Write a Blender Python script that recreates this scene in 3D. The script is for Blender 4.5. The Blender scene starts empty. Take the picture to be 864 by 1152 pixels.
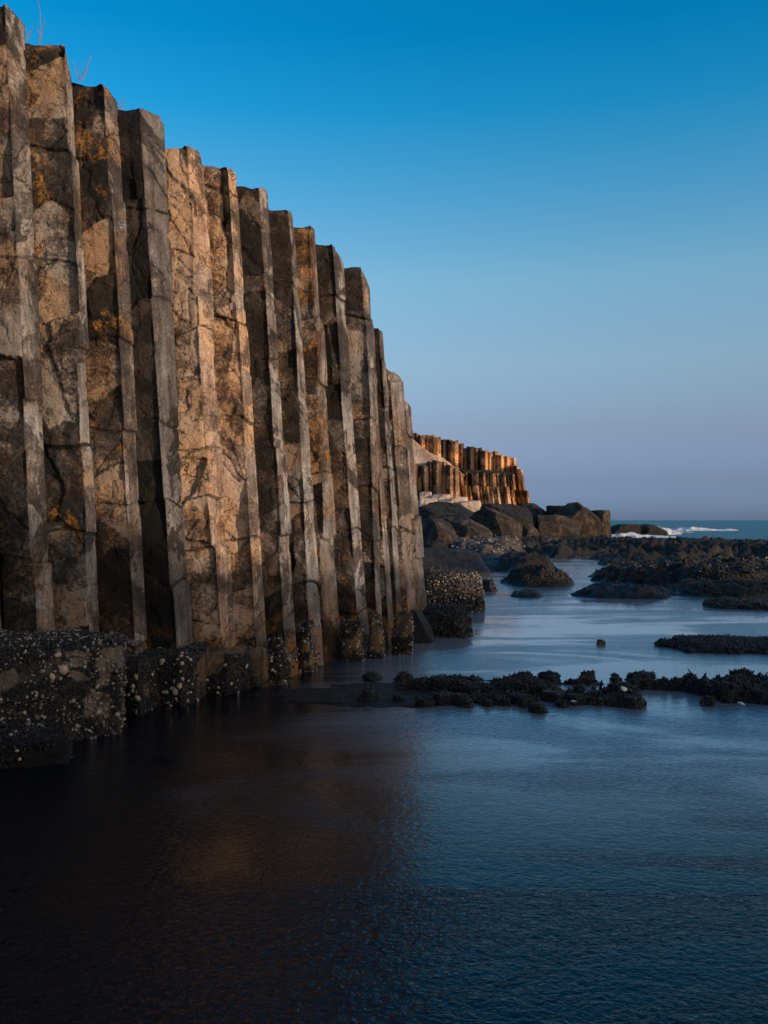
import bpy, math, random
import numpy as np
from mathutils import Vector

S = bpy.context.scene
COL = S.collection
EYE, F = 1.6, 1000.0            # eye height (m), focal length (px of an 864 px wide frame)
rng = np.random.default_rng(7)
random.seed(7)

# ------------------------------------------------------------------ helpers
def tag(o, label=None, cat=None, group=None, kind=None):
    if label: o['label'] = label
    if cat: o['category'] = cat
    if group: o['group'] = group
    if kind: o['kind'] = kind
    elif cat: o['kind'] = 'thing'
    return o

def X_at(px, d): return (px - 432.0) / F * d
def Z_at(py, d): return EYE - (py - 585.0) / F * d
def D_at(py, z=0.0): return (EYE - z) * F / (py - 585.0)

def _hash(ix, iy, iz, s):
    h = (ix.astype(np.int64) * 374761393 + iy.astype(np.int64) * 668265263 + iz.astype(np.int64) * 2147483647 + s * 974634777) & 0xffffffff
    h = ((h ^ (h >> 13)) * 1274126177) & 0xffffffff
    h = ((h ^ (h >> 16)) * 2246822519) & 0xffffffff
    return ((h ^ (h >> 15)) & 0xffff) / 65535.0

def vnoise(P, s=0):
    P = np.asarray(P, float); i = np.floor(P); f = P - i
    f = f * f * f * (f * (f * 6 - 15) + 10)
    i = i.astype(np.int64); r = 0
    for a in (0, 1):
        wx = f[..., 0] if a else 1 - f[..., 0]
        for b in (0, 1):
            wy = f[..., 1] if b else 1 - f[..., 1]
            for c in (0, 1):
                wz = f[..., 2] if c else 1 - f[..., 2]
                r = r + wx * wy * wz * _hash(i[..., 0] + a, i[..., 1] + b, i[..., 2] + c, s)
    return r * 2 - 1

def fbm(P, octv=4, s=0, gain=.5):
    P = np.asarray(P, float); r = 0; a = 1; t = 0
    for k in range(octv):
        r = r + a * vnoise(P * (2.03 ** k) + 13.7 * k, s + k); t += a; a *= gain
    return r / t

def sst(a, b, x):
    t = np.clip((x - a) / (b - a), 0, 1); return t * t * (3 - 2 * t)

def mesh_obj(name, V, Fc, mat, parent=None, smooth=False, attrs=None):
    me = bpy.data.meshes.new(name)
    V = np.asarray(V, np.float32)
    if isinstance(Fc, np.ndarray):
        k = Fc.shape[1]; nf = len(Fc)
        me.vertices.add(len(V)); me.vertices.foreach_set('co', V.ravel())
        me.loops.add(nf * k); me.loops.foreach_set('vertex_index', Fc.astype(np.int32).ravel())
        me.polygons.add(nf); me.polygons.foreach_set('loop_start', np.arange(0, nf * k, k, dtype=np.int32))
        me.update(calc_edges=True)
    else:
        me.from_pydata([tuple(v) for v in V], [], [tuple(int(q) for q in f) for f in Fc])
    if attrs:
        for an, av in attrs.items():
            a = me.attributes.new(an, 'FLOAT', 'POINT'); a.data.foreach_set('value', np.asarray(av, np.float32))
    if smooth: me.polygons.foreach_set('use_smooth', [True] * len(me.polygons))
    me.validate()
    me.materials.append(mat)
    o = bpy.data.objects.new(name, me); COL.objects.link(o)
    if parent: o.parent = parent
    return o

# ------------------------------------------------------------------ materials
class NT:
    def __init__(s, name):
        s.m = bpy.data.materials.new(name); s.m.use_nodes = True
        s.t = s.m.node_tree; s.t.nodes.clear()
        s.out = s.n('ShaderNodeOutputMaterial'); s.b = s.n('ShaderNodeBsdfPrincipled')
        s.l(s.b.outputs[0], s.out.inputs[0])
        s.geo = s.n('ShaderNodeNewGeometry')
        s.tc = s.n('ShaderNodeTexCoord')
        s.pos = s.tc.outputs['Object']
    def n(s, t): return s.t.nodes.new(t)
    def l(s, a, b): s.t.links.new(a, b)
    def put(s, sock, v):
        if isinstance(v, bpy.types.NodeSocket): s.l(v, sock)
        elif v is not None: sock.default_value = v
    def math(s, op, a, b=None, clamp=False):
        n = s.n('ShaderNodeMath'); n.operation = op; n.use_clamp = clamp
        s.put(n.inputs[0], a); s.put(n.inputs[1], b); return n.outputs[0]
    def vmath(s, op, a, b):
        n = s.n('ShaderNodeVectorMath'); n.operation = op
        s.put(n.inputs[0], a); s.put(n.inputs[1], b); return n.outputs[0]
    def mapping(s, v, scale=(1, 1, 1), loc=(0, 0, 0), rot=(0, 0, 0)):
        n = s.n('ShaderNodeMapping'); s.l(v, n.inputs[0])
        n.inputs['Scale'].default_value = scale; n.inputs['Location'].default_value = loc; n.inputs['Rotation'].default_value = rot
        return n.outputs[0]
    def noise(s, v, scale, detail=6, rough=.55, dist=0, col=False):
        n = s.n('ShaderNodeTexNoise'); s.l(v, n.inputs['Vector'])
        n.inputs['Scale'].default_value = scale; n.inputs['Detail'].default_value = detail
        n.inputs['Roughness'].default_value = rough; n.inputs['Distortion'].default_value = dist
        return n.outputs['Color' if col else 'Fac']
    def voro(s, v, scale, feat='DISTANCE_TO_EDGE', out='Distance'):
        n = s.n('ShaderNodeTexVoronoi'); n.feature = feat; s.l(v, n.inputs['Vector']); n.inputs['Scale'].default_value = scale
        return n.outputs[out]
    def rng(s, v, a, b, c=0., d=1., smooth=True):
        if a > b: a, b, c, d = b, a, d, c
        n = s.n('ShaderNodeMapRange'); n.interpolation_type = 'SMOOTHSTEP' if smooth else 'LINEAR'
        s.put(n.inputs[0], v)
        for i, x in zip((1, 2, 3, 4), (a, b, c, d)): s.put(n.inputs[i], x)
        return n.outputs[0]
    def ramp(s, v, stops):
        n = s.n('ShaderNodeValToRGB'); s.l(v, n.inputs[0]); e = n.color_ramp.elements
        while len(e) < len(stops): e.new(.5)
        for el, (p, c) in zip(e, stops): el.position = p; el.color = (*c, 1)
        return n.outputs[0]
    def mix(s, f, a, b, mode='MIX'):
        n = s.n('ShaderNodeMix'); n.data_type = 'RGBA'; n.blend_type = mode
        s.put(n.inputs[0], f)
        s.put(n.inputs[6], (*a, 1) if isinstance(a, tuple) else a); s.put(n.inputs[7], (*b, 1) if isinstance(b, tuple) else b)
        return n.outputs[2]
    def attr(s, name):
        n = s.n('ShaderNodeAttribute'); n.attribute_name = name; return n.outputs['Fac']
    def bump(s, h, dist, strength=1., normal=None):
        n = s.n('ShaderNodeBump'); s.l(h, n.inputs['Height']); n.inputs['Distance'].default_value = dist
        n.inputs['Strength'].default_value = strength
        if normal: s.l(normal, n.inputs['Normal'])
        return n.outputs[0]
    def z(s):
        n = s.n('ShaderNodeSeparateXYZ'); s.l(s.geo.outputs['Position'], n.inputs[0]); return n.outputs[2]

def column_mat(name, seed, tint=(1, 1, 1), lichen=.3, sidecol=(1, 1, 1), tone=0., wetz=.5, algae=.6, fine=1., sidemix=.35, grey=.92):
    t = NT(name)
    p = t.mapping(t.pos, loc=(seed * 3.7, seed * 1.3, seed * 5.1))
    warp = t.vmath('ADD', p, t.vmath('MULTIPLY', t.noise(p, 3, 4, .6, col=True), (.35, .35, .35)))
    n1 = t.noise(p, 2.0 * fine, 9, .66, .9)
    n2 = t.noise(p, 9 * fine, 8, .7, .6)
    n3 = t.noise(p, 40 * fine, 6, .7)
    cellc = t.n('ShaderNodeSeparateColor'); t.l(t.voro(warp, 3.2 * fine, 'F1', 'Color'), cellc.inputs[0])
    f = t.math('ADD', n1, t.math('MULTIPLY', t.math('SUBTRACT', t.attr('tone'), .5), .36))
    f = t.math('ADD', f, t.math('MULTIPLY', t.math('SUBTRACT', n2, .5), .45))
    f = t.math('ADD', f, t.math('MULTIPLY', t.math('SUBTRACT', n3, .5), .55))
    f = t.math('ADD', f, t.math('MULTIPLY', t.math('SUBTRACT', cellc.outputs[0], .5), .16))
    f = t.math('ADD', f, tone)
    broad = t.ramp(f, [(.30, (.018, .012, .010)), (.41, (.034, .025, .019)), (.50, (.085, .060, .043)), (.585, (.19, .132, .087)), (.69, (.50, .37, .25))])
    # weathered joint face: paler, greyer, streaked along the column
    st = t.noise(t.mapping(p, scale=(4, 4, .9)), 2.2 * fine, 9, .7, .8)
    sf = t.math('ADD', t.math('MULTIPLY', st, .5), t.math('MULTIPLY', t.math('ADD', n1, t.math('MULTIPLY', t.math('SUBTRACT', n3, .5), .9)), .5))
    side = t.ramp(sf, [(.34, (.045, .037, .033)), (.45, (.11, .089, .076)), (.54, (.21, .178, .158)), (.63, (.34, .295, .265)), (.76, (.54, .49, .45))])
    side = t.mix(1., side, sidecol, 'MULTIPLY')
    sd = t.rng(t.math('ADD', t.attr('side'), t.math('MULTIPLY', t.math('SUBTRACT', n2, .5), .5)), .35, .6)
    # in places the side face has flaked too and shows the broken rock
    flk = t.rng(t.math('ADD', t.noise(p, 1.7 * fine, 7, .68, .7), t.math('MULTIPLY', t.z(), .012)), .60 - .22 * sidemix, .64 - .22 * sidemix)
    sd = t.math('MULTIPLY', sd, t.math('SUBTRACT', 1., t.math('MULTIPLY', flk, .85)))
    c = t.mix(sd, t.mix(1., broad, tint, 'MULTIPLY'), side)
    hs = t.n('ShaderNodeHueSaturation'); hs.inputs['Saturation'].default_value = .38; hs.inputs['Value'].default_value = .92; t.l(c, hs.inputs['Color'])
    c = t.mix(t.math('MULTIPLY', t.rng(t.noise(p, 1.25 * fine, 7, .65, .8), .42, .58), grey), c, hs.outputs[0])
    # dark water stains running down the face
    stn = t.math('MULTIPLY', t.rng(t.noise(t.mapping(p, scale=(5, 5, .55)), 1.6 * fine, 6, .62, .5), .53, .63), .55)
    c = t.mix(stn, c, t.mix(1., c, (.30, .28, .28), 'MULTIPLY'))
    # lichen in gold patches
    lm = t.noise(p, 3.1, 5, .6, .4)
    lic = t.math('MULTIPLY', t.rng(lm, .64 - .12 * lichen, .70 - .08 * lichen), t.rng(n3, .40, .55))
    lic = t.math('MULTIPLY', lic, t.math('SUBTRACT', 1., t.math('MULTIPLY', sd, .8)))
    c = t.mix(t.math('MULTIPLY', lic, min(1, lichen * 1.3)), c, (.42, .19, .03))
    # fine cracks
    ce = t.voro(warp, 4.2 * fine)
    ce2 = t.voro(t.vmath('ADD', p, t.vmath('MULTIPLY', t.noise(p, 7, 4, .6, col=True), (.12, .12, .12))), 11 * fine)
    k1 = t.math('MULTIPLY', t.rng(ce, .0, .022, 1, 0), t.rng(t.noise(p, 1.9, 3), .50, .58))
    k2 = t.math('MULTIPLY', t.rng(ce2, .0, .03, 1, 0), t.rng(t.noise(p, 2.7, 3), .57, .64))
    k = t.math('MAXIMUM', k1, t.math('MULTIPLY', k2, .4))
    k = t.math('MULTIPLY', k, t.math('SUBTRACT', 1, t.math('MULTIPLY', sd, .75)))
    k = t.math('MAXIMUM', k, t.attr('crack'))
    c = t.mix(t.math('MULTIPLY', k, .85), c, (.012, .009, .008))
    # tidal staining
    w = t.rng(t.math('ADD', t.z(), t.math('MULTIPLY', t.math('SUBTRACT', n1, .5), .9)), wetz * .75, wetz * 1.25 + .05, 1, 0)
    al = t.rng(t.noise(p, 5, 5, .6), .46, .6)
    wetc = t.mix(t.math('MULTIPLY', al, algae), t.mix(1., c, (.52, .48, .48), 'MULTIPLY'), (.24, .095, .016))
    c = t.mix(w, c, wetc)
    t.put(t.b.inputs['Base Color'], c)
    t.put(t.b.inputs['Roughness'], t.math('SUBTRACT', t.rng(n2, .3, .7, .68, .9), t.math('MULTIPLY', w, .35)))
    t.b.inputs['Specular IOR Level'].default_value = .4
    h = t.math('ADD', t.math('MULTIPLY', n2, 1.), t.math('MULTIPLY', n3, .35))
    h = t.math('MULTIPLY', h, t.math('SUBTRACT', 1, t.math('MULTIPLY', sd, .55)))
    h = t.math('SUBTRACT', h, t.math('MULTIPLY', k, .5))
    h = t.math('ADD', h, t.math('MULTIPLY', t.noise(p, 120, 4, .7), .08))
    t.put(t.b.inputs['Normal'], t.bump(h, .040 / fine, 1.))
    return t.m

def boulder_mat(name, seed, cols, scale=1., rough=(.45, .8), wetz=.3, bump=.05, spec=.5, lichen=None):
    t = NT(name); p = t.mapping(t.pos, loc=(seed * 2.7, seed * 1.9, seed * 4.1))
    n1 = t.noise(p, 1.3 * scale, 9, .62, .5); n2 = t.noise(p, 7 * scale, 9, .72, .4)
    n3 = t.noise(p, 32 * scale, 7, .75)
    f = t.math('ADD', n1, t.math('ADD', t.math('MULTIPLY', t.math('SUBTRACT', n2, .5), .5), t.math('MULTIPLY', t.math('SUBTRACT', n3, .5), .3)))
    c = t.ramp(f, [(.34 + .12 * i, cc) for i, cc in enumerate(cols)])
    if lichen:
        c = t.mix(t.math('MULTIPLY', t.rng(t.noise(p, 2.5 * scale, 4, .6), .52, .6), t.rng(n3, .4, .55)), c, lichen)
    e = t.voro(t.vmath('ADD', p, t.vmath('MULTIPLY', t.noise(p, 2 * scale, 4, .6, col=True), (.5 / scale,) * 3)), 1.8 * scale)
    k = t.math('MULTIPLY', t.rng(e, .0, .02, 1, 0), t.rng(n1, .42, .55))
    c = t.mix(t.math('MULTIPLY', k, .8), c, (.008, .007, .006))
    c = t.mix(t.math('MULTIPLY', t.attr('mat'), .92), c, (.007, .006, .006))
    w = t.rng(t.math('ADD', t.z(), t.math('MULTIPLY', t.math('SUBTRACT', n1, .5), wetz * 2)), wetz * .6, wetz * 1.3, 1, 0)
    c = t.mix(w, c, t.mix(1., c, (.4, .4, .42), 'MULTIPLY'))
    t.put(t.b.inputs['Base Color'], c)
    t.put(t.b.inputs['Roughness'], t.math('SUBTRACT', t.rng(n2, .3, .7, rough[0], rough[1]), t.math('MULTIPLY', w, .2)))
    t.b.inputs['Specular IOR Level'].default_value = spec
    h = t.math('ADD', n2, t.math('MULTIPLY', n3, .4)); h = t.math('SUBTRACT', h, t.math('MULTIPLY', k, .4))
    t.put(t.b.inputs['Normal'], t.bump(h, bump, .9))
    return t.m

def shell_mat(name, cols, rough=.4, scale=60):
    t = NT(name)
    r = t.geo.outputs['Random Per Island']
    c = t.ramp(t.math('ADD', t.math('MULTIPLY', r, .7), t.math('MULTIPLY', t.noise(t.pos, scale, 4, .6), .3)),
               [(i / max(1, len(cols) - 1), cc) for i, cc in enumerate(cols)])
    t.put(t.b.inputs['Base Color'], c); t.b.inputs['Roughness'].default_value = rough
    t.put(t.b.inputs['Normal'], t.bump(t.noise(t.pos, scale * 3, 3), .004, .8))
    return t.m

DARK = [(.010, .010, .011), (.022, .019, .018), (.040, .031, .026), (.075, .055, .042)]
BROWN = [(.010, .008, .007), (.034, .025, .019), (.10, .070, .050), (.25, .18, .125)]
M_reef = boulder_mat('dark_reef_rock', 1, [(.004, .004, .004), (.009, .008, .008), (.018, .014, .012), (.045, .030, .020)], 2., (.5, .8), .15, .05)
M_reef_far = boulder_mat('dark_reef_rock_rough', 2, [(.003, .003, .0035), (.007, .0065, .0065), (.015, .012, .011), (.045, .032, .022)], .7, (.55, .85), .2, .15)
M_slab = boulder_mat('smooth_wet_slab', 3, [(.006, .006, .008), (.012, .012, .014), (.020, .018, .018), (.03, .026, .024)], 1.2, (.6, .85), .4, .06, spec=.35)
M_brown = boulder_mat('brown_boulder_rock', 4, BROWN, 1.1, (.6, .85), .5, .32)
M_black = boulder_mat('black_boulder_rock', 5, [(.008, .008, .008), (.016, .014, .013), (.026, .021, .018), (.08, .055, .038)], .9, (.6, .85), .6, .35)
M_ledge = boulder_mat('wet_ledge_rock', 6, [(.03, .022, .018), (.09, .060, .042), (.20, .13, .075), (.36, .27, .20)], 3., (.35, .65), .10, .04, lichen=(.36, .15, .025))
M_block = boulder_mat('encrusted_block_rock', 7, [(.010, .009, .008), (.035, .028, .024), (.14, .105, .08), (.30, .235, .19)], 1.6, (.45, .75), .1, .025)
M_pale = boulder_mat('pale_slope_rock', 8, [(.30, .21, .165), (.48, .35, .275), (.60, .46, .37), (.66, .52, .43)], .35, (.7, .9), .01, .2)
M_mussel = shell_mat('mussel_shell', [(.004, .004, .006), (.010, .010, .014), (.022, .020, .022), (.035, .024, .016)], .62)
M_mussel_brown = shell_mat('weedy_mussel_shell', [(.005, .004, .004), (.014, .010, .007), (.035, .020, .010), (.09, .05, .02)], .42)
M_limpet = shell_mat('limpet_shell', [(.16, .12, .09), (.34, .25, .18), (.46, .35, .26), (.50, .42, .34)], .6, 90)
M_barn = shell_mat('barnacle_shell', [(.05, .045, .04), (.16, .13, .11), (.30, .25, .20), (.42, .36, .30)], .6, 90)
M_white = shell_mat('white_shell', [(.6, .57, .52), (.75, .72, .68)], .5)
M_rubble = boulder_mat('barnacled_rubble_rock', 9, [(.02, .018, .016), (.07, .055, .042), (.12, .09, .07), (.22, .17, .13)], 2.2, (.6, .85), .2, .06)
M_earth = boulder_mat('bluff_earth', 10, [(.03, .024, .016), (.06, .045, .028), (.09, .065, .04), (.12, .09, .055)], .5, (.8, .95), .1, .2)
M_red = boulder_mat('reddish_rock', 11, [(.010, .007, .006), (.025, .014, .010), (.055, .022, .014), (.09, .04, .025)], 3., (.5, .8), .1, .03)
def plain(name, c, r=.8):
    t = NT(name); n = t.noise(t.pos, 30, 4, .6)
    t.put(t.b.inputs['Base Color'], t.mix(n, tuple(x * .6 for x in c), c)); t.b.inputs['Roughness'].default_value = r; return t.m
M_weed = plain('dry_stalk', (.30, .20, .13))

# ------------------------------------------------------------------ geometry builders
def column(name, B, T, ztop, mat, z0=-.4, res=.013, resz=.013, nf=(0, 1), seed=0, chip=1., joints=None, offs=.012, backres=.12, origin=None, fine=1., smooth=False, arris=1.):
    """six-sided column: B, T = plan corners at z0 and at the top, ztop = height of each corner."""
    r = np.random.default_rng(seed + 100)
    B = np.array(B, float); T = np.array(T, float); ztop = np.array(ztop, float); k = len(B)
    P, FI, U, L = [], [], [], []
    for i in range(k):
        j = (i + 1) % k; ln = np.linalg.norm(B[j] - B[i])
        n = max(2, int(ln / (res if i in nf else backres)))
        for q in range(n):
            P.append((i, j, q / n)); FI.append(i); U.append(q / n * ln); L.append(ln)
    FI = np.array(FI); U = np.array(U); L = np.array(L); n = len(P)
    ia = np.array([p[0] for p in P]); ja = np.array([p[1] for p in P]); ta = np.array([p[2] for p in P])[:, None]
    b = B[ia] * (1 - ta) + B[ja] * ta; t = T[ia] * (1 - ta) + T[ja] * ta
    zt = ztop[ia] * (1 - ta[:, 0]) + ztop[ja] * ta[:, 0]
    H = zt.max() - z0; nz = int(H / resz)
    s = np.linspace(0, 1, nz + 1)[:, None]
    Z = z0 + s * (zt[None] - z0)                                   # (nz+1, n)
    XY = b[None] * (1 - s[..., None]) + t[None] * s[..., None]
    nrm = np.array([[(B[(i + 1) % k] - B[i])[1], -(B[(i + 1) % k] - B[i])[0]] for i in range(k)])
    nrm /= np.linalg.norm(nrm, axis=1)[:, None]
    N = nrm[FI].copy()
    for q in range(n):
        if ta[q, 0] == 0: N[q] = nrm[FI[q]] + nrm[FI[q] - 1]; N[q] /= np.linalg.norm(N[q])
    Nn = np.broadcast_to(N[None], XY.shape)
    Uu = np.broadcast_to(U[None], Z.shape); Ff = np.broadcast_to(FI[None], Z.shape); Ll = np.broadcast_to(L[None], Z.shape)
    P3 = np.stack([XY[..., 0], XY[..., 1], Z], -1)
    rough = fbm(P3 * 9 * fine, 4, seed) * .008 / fine + fbm(P3 * 2.2 * fine, 3, seed + 9) * .012 / fine
    smoothn = fbm(P3 * np.array([3, 3, 1.2]) * fine, 3, seed + 5) * .006 / fine + fbm(P3 * 22 * fine, 3, seed + 6) * .002 / fine
    edge = np.minimum(Uu, Ll - Uu)
    disp = np.zeros_like(Z); crack = np.zeros_like(Z); tone = np.full_like(Z, .5)
    for fi in nf:
        m = Ff == fi
        ln = L[FI == fi][0]; amp = chip if fi == nf[0] else chip * .12
        du = Uu[m] + .05 / fine * fbm(P3[m] * 4 * fine, 3, seed + 31); dz = Z[m] + .07 / fine * fbm(P3[m] * 4 * fine, 3, seed + 37)
        if fi == nf[0]:
            for (cs, ad, cw) in ((.42 / fine, .030, .010), (.15 / fine, .011, .006)):
                ns = max(4, int(H * ln / (cs * cs * .75)))
                su = r.uniform(-.05, ln + .05, ns); sz = r.uniform(z0, z0 + H, ns)
                d = np.sqrt((du[:, None] - su) ** 2 + ((dz[:, None] - sz) * .75) ** 2)
                o2 = np.argpartition(d, 1, axis=1)[:, :2]
                d2 = np.take_along_axis(d, o2, 1); a = np.argmin(d2, 1)
                near = o2[np.arange(len(a)), a]; gap = np.abs(d2[:, 0] - d2[:, 1])
                base = r.uniform(0, 1, ns) ** 1.6 * ad; gu = r.normal(0, .07, ns); gz = r.normal(0, .06, ns)
                dd = base[near] + gu[near] * (du - su[near]) + gz[near] * (dz - sz[near])
                disp[m] -= np.clip(dd, 0, ad * 2.2) * amp / fine
                act = r.uniform(0, 1, ns)[near] > .45
                g = (1 - sst(0, cw / fine * 1.4, gap)) * act
                disp[m] -= g * .010 * amp / fine
                crack[m] = np.maximum(crack[m], g * (.9 if cs > .3 / fine else .4))
                if cs > .3 / fine: tone[m] = r.uniform(0, 1, ns)[near]
    # narrow weathered faces keep the smooth noise; broken faces the rough one
    isb = (Ff == nf[0]).astype(float)
    fade = sst(0, .025 / fine, edge)
    disp = disp * fade + (rough * isb * fade + smoothn * (1 - isb * fade))
    # cross joints
    if joints is None:
        joints = []; zz = z0 + r.uniform(.3, .8)
        while zz < z0 + H - .15: joints.append(zz); zz += r.uniform(.45, 1.3) / fine
    offp = np.zeros(2)
    offv = np.zeros(XY.shape)
    for q, zj in enumerate(joints):
        a1, a2 = r.normal(0, .10), r.uniform(0, 6)
        cx = XY[..., 0] - XY[..., 0].mean(); cy = XY[..., 1] - XY[..., 1].mean()
        zc = zj + a1 * cx + r.normal(0, .10) * cy + .025 / fine * np.sin(a2 + 9 * (cx + cy)) + .02 / fine * fbm(P3 * 5 * fine, 2, seed + 50 + q)
        w = r.uniform(.004, .011) / fine
        vis = .45 + .55 * sst(-.3, .2, fbm(np.stack([XY[..., 0] * 3, XY[..., 1] * 3, Z * 0 + q], -1), 2, seed + 71))
        g = np.exp(-((Z - zc) / w) ** 2) * vis
        disp -= g * r.uniform(.008, .02) / fine
        crack = np.maximum(crack, np.clip(g * 1.3, 0, 1))
        up = sst(-.004, .004, Z - zc)[..., None]
        offn = r.normal(0, offs, 2); offv = offv + up * (offn - offp); offp = offn
        # spalled lip beside the joint
        if r.uniform() < .5:
            lip = np.exp(-np.clip((zc - Z), 0, None) / (.05 / fine)) * (Z < zc) * sst(.0, .3, fbm(P3 * 6 * fine, 2, seed + 90 + q))
            disp -= lip * .02 * chip / fine
    # worn arrises and top
    er = (1 - sst(0, .03 / fine, edge)) * (.002 + .026 * sst(.16, .45, fbm(P3 * np.array([3, 3, 4.5]) * fine, 4, seed + 61))) / fine
    disp -= er * arris
    tp = (zt[None] - Z)
    disp -= (1 - sst(0, .05 / fine, tp)) * .018 / fine * arris * (1 + fbm(P3 * 8 * fine, 2, seed + 3))
    Z2 = Z + (1 - sst(0, .15 / fine, tp)) * fbm(P3 * 6 * fine, 3, seed + 4) * .025 / fine
    XY2 = XY + Nn * disp[..., None] + offv
    V = np.concatenate([XY2, Z2[..., None]], -1).reshape(-1, 3)
    side = ((Ff != nf[0]) & (Ff == nf[1])).astype(float) if len(nf) > 1 else np.zeros_like(Z)
    side = side * 1.0 + ((Ff != nf[0]) & (Ff != nf[-1])) * .3
    idx = np.arange((nz + 1) * n).reshape(nz + 1, n)
    a = idx[:-1]; c = idx[1:]
    Q = np.stack([a, np.roll(a, -1, 1), np.roll(c, -1, 1), c], -1).reshape(-1, 4)
    # cap: rings shrinking to the centre
    top = V[idx[-1]]; cen = top.mean(0); caps = []; last = idx[-1]; base = len(V); at_c, at_t, at_s = [crack.ravel()], [tone.ravel()], [side.ravel()]
    Vs = [V]
    for w in (.75, .5, .25, .05):
        ring = cen + (top - cen) * w; ring[:, 2] += fbm(ring * 9 * fine, 3, seed + 8) * .02 / fine + .012
        Vs.append(ring); new = np.arange(base, base + n); base += n
        caps.append(np.stack([last, np.roll(last, -1), np.roll(new, -1), new], -1)); last = new
        at_c.append(np.zeros(n)); at_t.append(np.full(n, .5)); at_s.append(np.full(n, .2))
    V = np.concatenate(Vs); Q = np.concatenate([Q] + caps)
    org = np.array([*(B.mean(0)), 0.]) if origin is None else np.array(origin)
    o = mesh_obj(name, V - org, Q, mat, smooth=smooth, attrs={'crack': np.concatenate(at_c), 'tone': np.concatenate(at_t), 'side': np.concatenate(at_s)})
    o.location = org
    return o

def boulder(name, cen, half, mat, seed=0, rot=0., planes=6, n=40, p=34, rough=.03, box=1., cuts=None, tilt=(0, 0)):
    """rounded polyhedron: box faces plus random or given cutting planes, noise-broken."""
    r = np.random.default_rng(seed + 500)
    g = np.linspace(-1, 1, n + 1); V = []; Q = []; base = 0
    for ax in range(3):
        for sg in (-1, 1):
            A, Bb = np.meshgrid(np.tan(g * math.pi / 4), np.tan(g * math.pi / 4), indexing='ij')
            v = np.zeros((n + 1, n + 1, 3)); v[..., ax] = sg; v[..., (ax + 1) % 3] = A; v[..., (ax + 2) % 3] = Bb
            idx = base + np.arange((n + 1) ** 2).reshape(n + 1, n + 1); base += (n + 1) ** 2
            q = np.stack([idx[:-1, :-1], idx[1:, :-1], idx[1:, 1:], idx[:-1, 1:]], -1).reshape(-1, 4)
            if sg < 0: q = q[:, ::-1]
            V.append(v.reshape(-1, 3)); Q.append(q)
    V = np.concatenate(V); Q = np.concatenate(Q)
    D = V / np.linalg.norm(V, axis=1)[:, None]
    key = np.round(D, 5); _, first, inv = np.unique(key, axis=0, return_index=True, return_inverse=True)
    D = D[first]; Q = inv.reshape(-1)[Q]
    pl = [((1, 0, 0), box), ((-1, 0, 0), box), ((0, 1, 0), box), ((0, -1, 0), box), ((0, 0, 1), box), ((0, 0, -1), box)]
    for _ in range(planes):
        d = r.normal(size=3); d /= np.linalg.norm(d); d[2] = abs(d[2]) * .8
        d /= np.linalg.norm(d); pl.append((d, r.uniform(.86, 1.15) * (abs(d).max() * .45 + .6)))
    for c in (cuts or []): d = np.array(c[0], float); pl.append((d / np.linalg.norm(d), c[1]))
    acc = np.zeros(len(D))
    for d, h in pl: acc += (np.clip(D @ np.array(d), 0, None) / h) ** p
    R = acc ** (-1 / p)
    V = D * R[:, None] * np.array(half)
    sc = max(half)
    V = V + D * (fbm(V / sc * 2.2 + seed, 4, seed) * rough * sc * 1.6 + fbm(V / sc * 9, 4, seed + 2, .6) * rough * sc * .9 - (np.abs(fbm(V / sc * 3.2, 3, seed + 7)) < .035) * rough * sc * .5)[:, None]
    if tilt[0] or tilt[1]:
        V[:, 2] += V[:, 0] * tilt[0] + V[:, 1] * tilt[1]
    c, s_ = math.cos(rot), math.sin(rot)
    V = np.stack([V[:, 0] * c - V[:, 1] * s_, V[:, 0] * s_ + V[:, 1] * c, V[:, 2]], -1)
    o = mesh_obj(name, V, Q, mat); o.location = cen
    return o

def boulder_px(name, xl, xr, yt, yb, d, mat, depth=None, zb=None, **kw):
    w = (xr - xl) / F * d / 2; zt = Z_at(yt, d); z0 = Z_at(yb, d) - .15 if zb is None else zb
    dp = depth if depth else w * .9
    return boulder(name, (X_at((xl + xr) / 2, d), d + dp, (zt + z0) / 2), (w, dp, (zt - z0) / 2), mat, **kw)

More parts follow.
